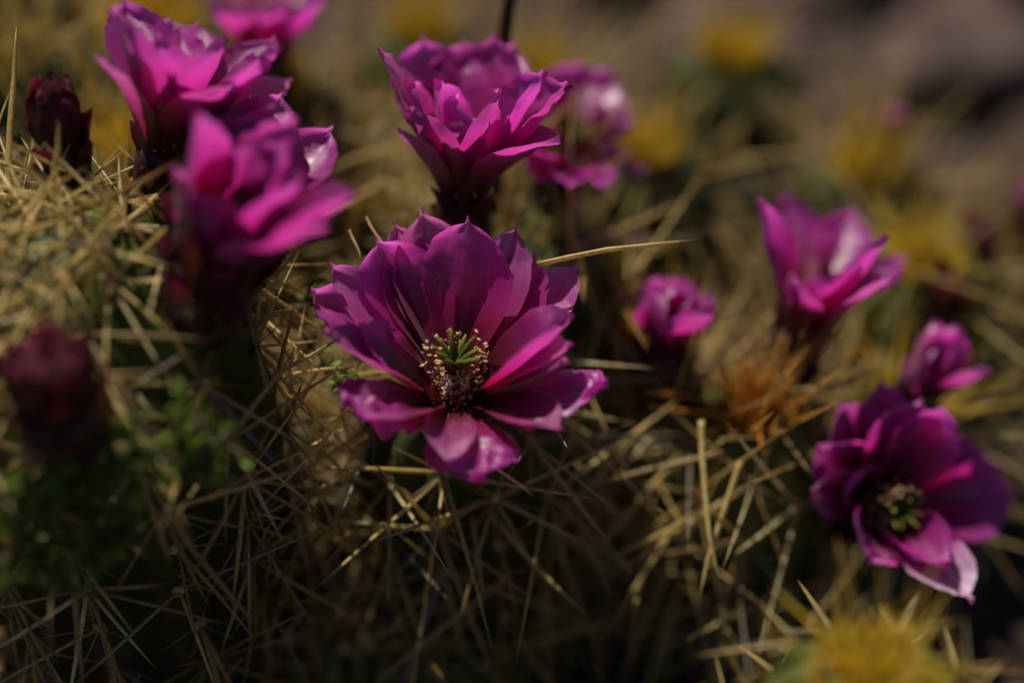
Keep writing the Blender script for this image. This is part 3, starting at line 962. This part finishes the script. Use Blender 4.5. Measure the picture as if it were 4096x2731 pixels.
behind, behind_b = make_cactus('straw-spined cactus stem filling the gap between left and middle flowers', (-3.0, 12.4, -.6), (-3.4, 11.2, 11.4), 2.6, 16, False, 'straw', 'straw', 11, 1.4, (3, 4), (3.4, 6.4), (.055, .065, .016), radial=5)
glow, _ = make_cactus('yellow-tipped cactus showing through spines left of the upper left flower', (-9.6, 11.6, -.6), (-9.7, 10.6, 14.2), 2.5, 17, False, 'straw', 'gold', 11, 1.5, (2, 2), (2.8, 5.4), (.08, .09, .018), 1.4, radial=4, tw=.31, dense=420)
corner, _ = make_cactus('blurred yellow-green cactus in the upper left corner', (-11, 19.4, -.6), (-10.9, 18.4, 14.8), 2.8, 18, False, 'straw', 'gold', 11, 1.6, (1, 2), (3.0, 5.6), (.09, .10, .018), 1.4, radial=3, dense=420)
edge, edge_b = make_cactus('blurred cactus at the right edge with a dim pink flower', (20.6, 19.8, -.6), (20.2, 18.8, 6.2), 2.4, 19, False, 'straw', 'gold', 11, 1.6, (2, 2), (2.8, 5.4), (.055, .065, .016), radial=4)
west, _ = make_cactus('shaded cactus stem at the far left edge behind the tall stem', (-15.4, 8.4, -.6), (-15.6, 7.2, 14.6), 3.0, 20, False, 'straw', 'straw', 12, 1.5, (2, 2), (2.8, 5.4), (.055, .065, .016), radial=4)
nook, _ = make_cactus('dim blurred cactus in the far upper left corner', (-19, 27, -.6), (-18.6, 26, 13.5), 3.6, 22, False, 'straw', 'straw', 12, 1.6, (1, 2), (2.8, 5.4), (.055, .065, .016), radial=3)
nook2, _ = make_cactus('dim blurred cactus behind the brown closed bud', (-15.2, 15.6, -.6), (-14.6, 14.2, 15.6), 2.8, 23, False, 'straw', 'straw', 12, 1.6, (1, 2), (2.8, 5.4), (.055, .065, .016), radial=3)

add_flower(mid, mid_b, 'main', 'wide-open magenta flower in sharp focus, green stigma and cream anthers', (0, 1.3, 10.6), 240, 10, 900, 6, 6, rb=.55, seed=1, tube_r=(.75, .62))
add_flower(big, big_b, 'A', 'magenta flower at the upper left with upright curled petals', (-7.6, 2.6, 15.6), 30, 7, seed=2, acute=.5)
add_flower(big, big_b, 'B', 'blurred magenta flower leaning right from the side of the tall stem', (-5.9, -1.0, 15.7), 30, 7, seed=3, tube_r=(.9, 1.0), bracts=14, rb=.9, acute=.6, bsize=1.5)
add_flower(rear, rear_b, 'C', 'upright magenta flower seen from the side above the middle flower', (0.2, 6.2, 12.6), 30, 7, seed=4, acute=.15)
add_flower(rear, rear_b, 'D', 'dark magenta flower behind the upright one', (2.6, 9.6, 12.2), 20, 7, seed=5)
add_flower(right, right_b, 'F', 'pink upright flower with pointed petals above the orange tuft', (9.0, 5.2, 8.6), 20, 7, seed=6, acute=.8)
add_flower(gap, gap_b, 'G', 'small half-open magenta flower crossed by spines', (5.9, 8.6, 7.2), 0, 0, rb=.4, seed=7, bristles=6)
add_flower(right, right_b, 'I', 'open magenta flower facing right with a pale lower petal', (10.7, 4.0, 5.2), 110, 9, seed=8, tall=1.35)
add_flower(side, side_b, 'J', 'closing magenta flower behind the right-hand open flower', (13.2, 7.0, 5.8), 0, 0, rb=.4, seed=9)
add_flower(back, back_b, 'H', 'blurred magenta flower cut off by the top edge', (-6.6, 14.6, 14.0), 10, 6, seed=10)

def bud_spec(o, a, L, W, n_out, n_in, seed, tip=1, rb=.42):
    r = random.Random(seed)
    shut = (-math.degrees(math.asin(min(.9, rb / L))) - 11) / .43
    ps = [(r.uniform(0, 20) + i * 360 / n_in, 11 - 3 * (i % 2), shut, L * (1 - .06 * (i % 2)), W, tip, .04) for i in range(n_in)]
    ps += [(i * 360 / n_out + 20, 13, -34, L * r.uniform(.62, .9), W * .95, 3, .03) for i in range(n_out)]
    return (o, a, ps)
def add_bud(c, b, o, a, base, L, W, label, seed, tip=1, n_out=6, n_in=6, rb=.42, tr=(.5, .5)):
    add_flower(c, b, None, label, base, 0, 0, 0, 7, 8, tr, 'flower_bud', rb, 1, seed, bud_spec(o, a, L, W, n_out, n_in, seed, tip, rb))
add_bud(big, big_b, (-9.3, 2.5, 18.4), (-.05, .05, 1), (-9.2, 2.2, 16.4), 2.1, .9, 'brown-red closed bud behind the spiny crown', 21, 3)
add_bud(big, big_b, (-8.0, -5.0, 16.5), (.06, -.1, 1), (-8.1, -4.3, 15.2), 1.9, 1.3, 'dark blurred magenta bud in front of the tall stem', 22, 3, 11, 8, .72, (.8, .8))
add_bud(slope, slope_b, (14.9, 9.9, 9.2), (.1, -.1, 1), (14.8, 11.0, 7.4), 1.2, .7, 'small dark red bud', 23, 3)
add_bud(slope, slope_b, (16.7, 13.4, 9.0), (.2, 0, 1), (16.3, 12.8, 7.4), 1.3, .8, 'dark red bud on the right flank', 24, 3)
add_bud(far2, far2_b, (15.2, 20.2, 9.4), (.05, 0, 1), (14.8, 20.0, 7.8), 1.5, .8, 'small pinkish red bud', 25, 1)
add_bud(edge, edge_b, (20.1, 18.6, 6.8), (0, -.2, 1), (20.2, 18.8, 5.4), 2.0, 1.3, 'dim pink flower', 26, 0, 5, 7)

s = Soup()
_p = [(.9, 8.9, 12.6), (1.0, 9.6, 16.0), (1.25, 10.3, 18.4), (1.75, 10.9, 21.4)]
s.tube([Vector(q) - rear_b for q in _p], [.22, .2, .19, .12], [(.05, .012, .012)] * 4, 8)
link('dry_stalk', s.mesh('dry_stalk', M_TWIG), rear)

# long spines that stand out singly
r = random.Random(3)
OWNER = dict(big=(big, big_b), mid=(mid, mid_b), litt=(litt, litt_b), right=(right, right_b), slope=(slope, slope_b), gap=(gap, gap_b), behind=(behind, behind_b))
for who, p0, p1, w, tone in LONG_SPINES:
    c, b = OWNER[who]
    p0, p1 = Vector(p0), Vector(p1)
    L = (p1 - p0).length
    ts, cols = spine_profile(*dict(straw=(STRAW, TAN, TAN), pale=(PALE, TAN, TAN), tan=(TAN, RED, RED), grey=(GREY, TAN, GREY))[tone])
    s = Soup()
    e1, e2 = ortho((p1 - p0))
    bow = (e1 * r.uniform(-1, 1) + e2 * r.uniform(-1, 1)) * .035 * L
    s.tube([p0.lerp(p1, t) - p0 + bow * math.sin(math.pi * t) + e1 * .02 * math.sin(9 * t + w * 99) for t in ts], [w * q for q in (1.2, 1.05, 1, .95, .75, .42, .05)], cols, 6, .6)
    link('spine', s.mesh('spine', M_SPINE), c, p0 - b)

# ------------------------------------------------------------------ leafy sprig hanging over the tall stem
def leaf_mesh(seed):
    r = random.Random(seed)
    v, f, c, uv = [], [], [], []
    n = 6
    for j in range(n + 1):
        t = j / n
        w = .10 * math.sin(math.pi * (t * .92 + .06)) ** .8
        for x in (-1, 0, 1):
            v.append((x * w, .5 * t, .05 * math.sin(3 * t) + abs(x) * .06))
            c.append((.15 * r.uniform(.8, 1.2), .23 * r.uniform(.85, 1.1), .03))
    for j in range(n):
        for i in range(2):
            a = j * 3 + i
            f.append((a, a + 1, a + 4, a + 3))
    return make_mesh('leaf', v, f, M_LEAF, True, None, c)
LEAVES = [leaf_mesh(i) for i in range(4)]

def make_sprig(label, paths, n_leaf, seed, size=1.0):
    r = random.Random(seed)
    b = Vector(paths[0][0])
    root = empty('leafy_sprig', b, None, label=label, category='sprig')
    paths = list(paths)
    if len(paths) > 8:
        for path in list(paths[1:]):
            for p in path[1:]:
                for _ in range(2):
                    d = Vector((r.uniform(-1, 1), r.uniform(-.6, .5), r.uniform(-.7, 1))).normalized() * r.uniform(.7, 1.5)
                    q = Vector(p)
                    paths.append([tuple(q), tuple(q + d * .55), tuple(q + d + Vector((0, 0, .12)))])
    for k_, path in enumerate(paths):
        pts = [Vector(p) - b for p in path]
        dense = []
        for i in range(len(pts) - 1):
            for k in range(6):
                dense.append(pts[i].lerp(pts[i + 1], k / 6) + Vector((noise.noise(Vector((i + k * .3, seed, 0))), 0, noise.noise(Vector((i + k * .3, 5, seed))))) * .12)
        dense.append(pts[-1])
        s = Soup()
        m = len(dense)
        s.tube(dense, [.07 * (1 - .7 * i / m) * size for i in range(m)], [(.11, .085, .06)] * m, 6)
        link('twig', s.mesh('twig', M_TWIG), root)
        for q in range(int(n_leaf * len(path) / 4) if k_ else 4):
            p = dense[int((r.random() ** .8) * (m - 1))]
            o = link('leaf', r.choice(LEAVES), root, p)
            d = Vector((r.uniform(-1, 1), r.uniform(-1, 1), r.uniform(-.5, 1))).normalized()
            o.rotation_mode = 'QUATERNION'
            o.rotation_quaternion = Vector((0, 1, 0)).rotation_difference(d) @ Quaternion((0, 1, 0), r.uniform(-2, 2))
            k = r.uniform(.7, 1.35) * size
            o.scale = (k, k, k)
    return root
make_sprig('blurred green leafy sprig below the dark bud at the lower left', SPRIG, 13, 5, .85)
make_sprig('tiny green leaves low between the tall stem and the middle flower', SPRIG2, 16, 9, .7)

# ------------------------------------------------------------------ stones, dark rock, dry stalks
r = random.Random(5)
n = 0
while n < 80:
    x, y = r.uniform(6, 44), r.uniform(24, 82)
    if y < 30 and x < 17: continue
    k = r.uniform(.6, 2.2) if r.random() < .55 else r.uniform(2.2, 4.6)
    o = link('stone', r.choice(STONES), None, (x, y, hgt(x, y) + .12 * k), label='pinkish brown stone lying on the bare soil', category='stone', group='stones on the bare soil')
    o.rotation_euler = (r.uniform(-.3, .3), r.uniform(-.3, .3), r.uniform(0, 6))
    o.scale = (k, k, k)
    n += 1
for i, (x, y, k, w) in enumerate(((27, 55, 5.2, 'largest dark rock in the upper right corner'), (32, 47, 4.6, 'dark rock at the right edge below the largest one'), (24, 61, 4.0, 'dark rock at the top edge, left of the largest one'), (33, 58, 6.0, 'dark rock behind the others in the upper right corner'), (29.5, 50.5, 2.6, 'smallest dark rock in the upper right corner'), (22.5, 55.5, 2.2, 'small dark rock on the soil beside the dark heap'))):
    o = link('dark_rock', rock_mesh(41 + i, M_DARK, .75, 4), None, (x, y, hgt(x, y) + .2 * k), label=w, category='rock', group='dark rocks at the edge of the bare soil')
    o.scale = (k * 1.15, k, k * .9)
    o.rotation_euler = (0, 0, i * 1.3)
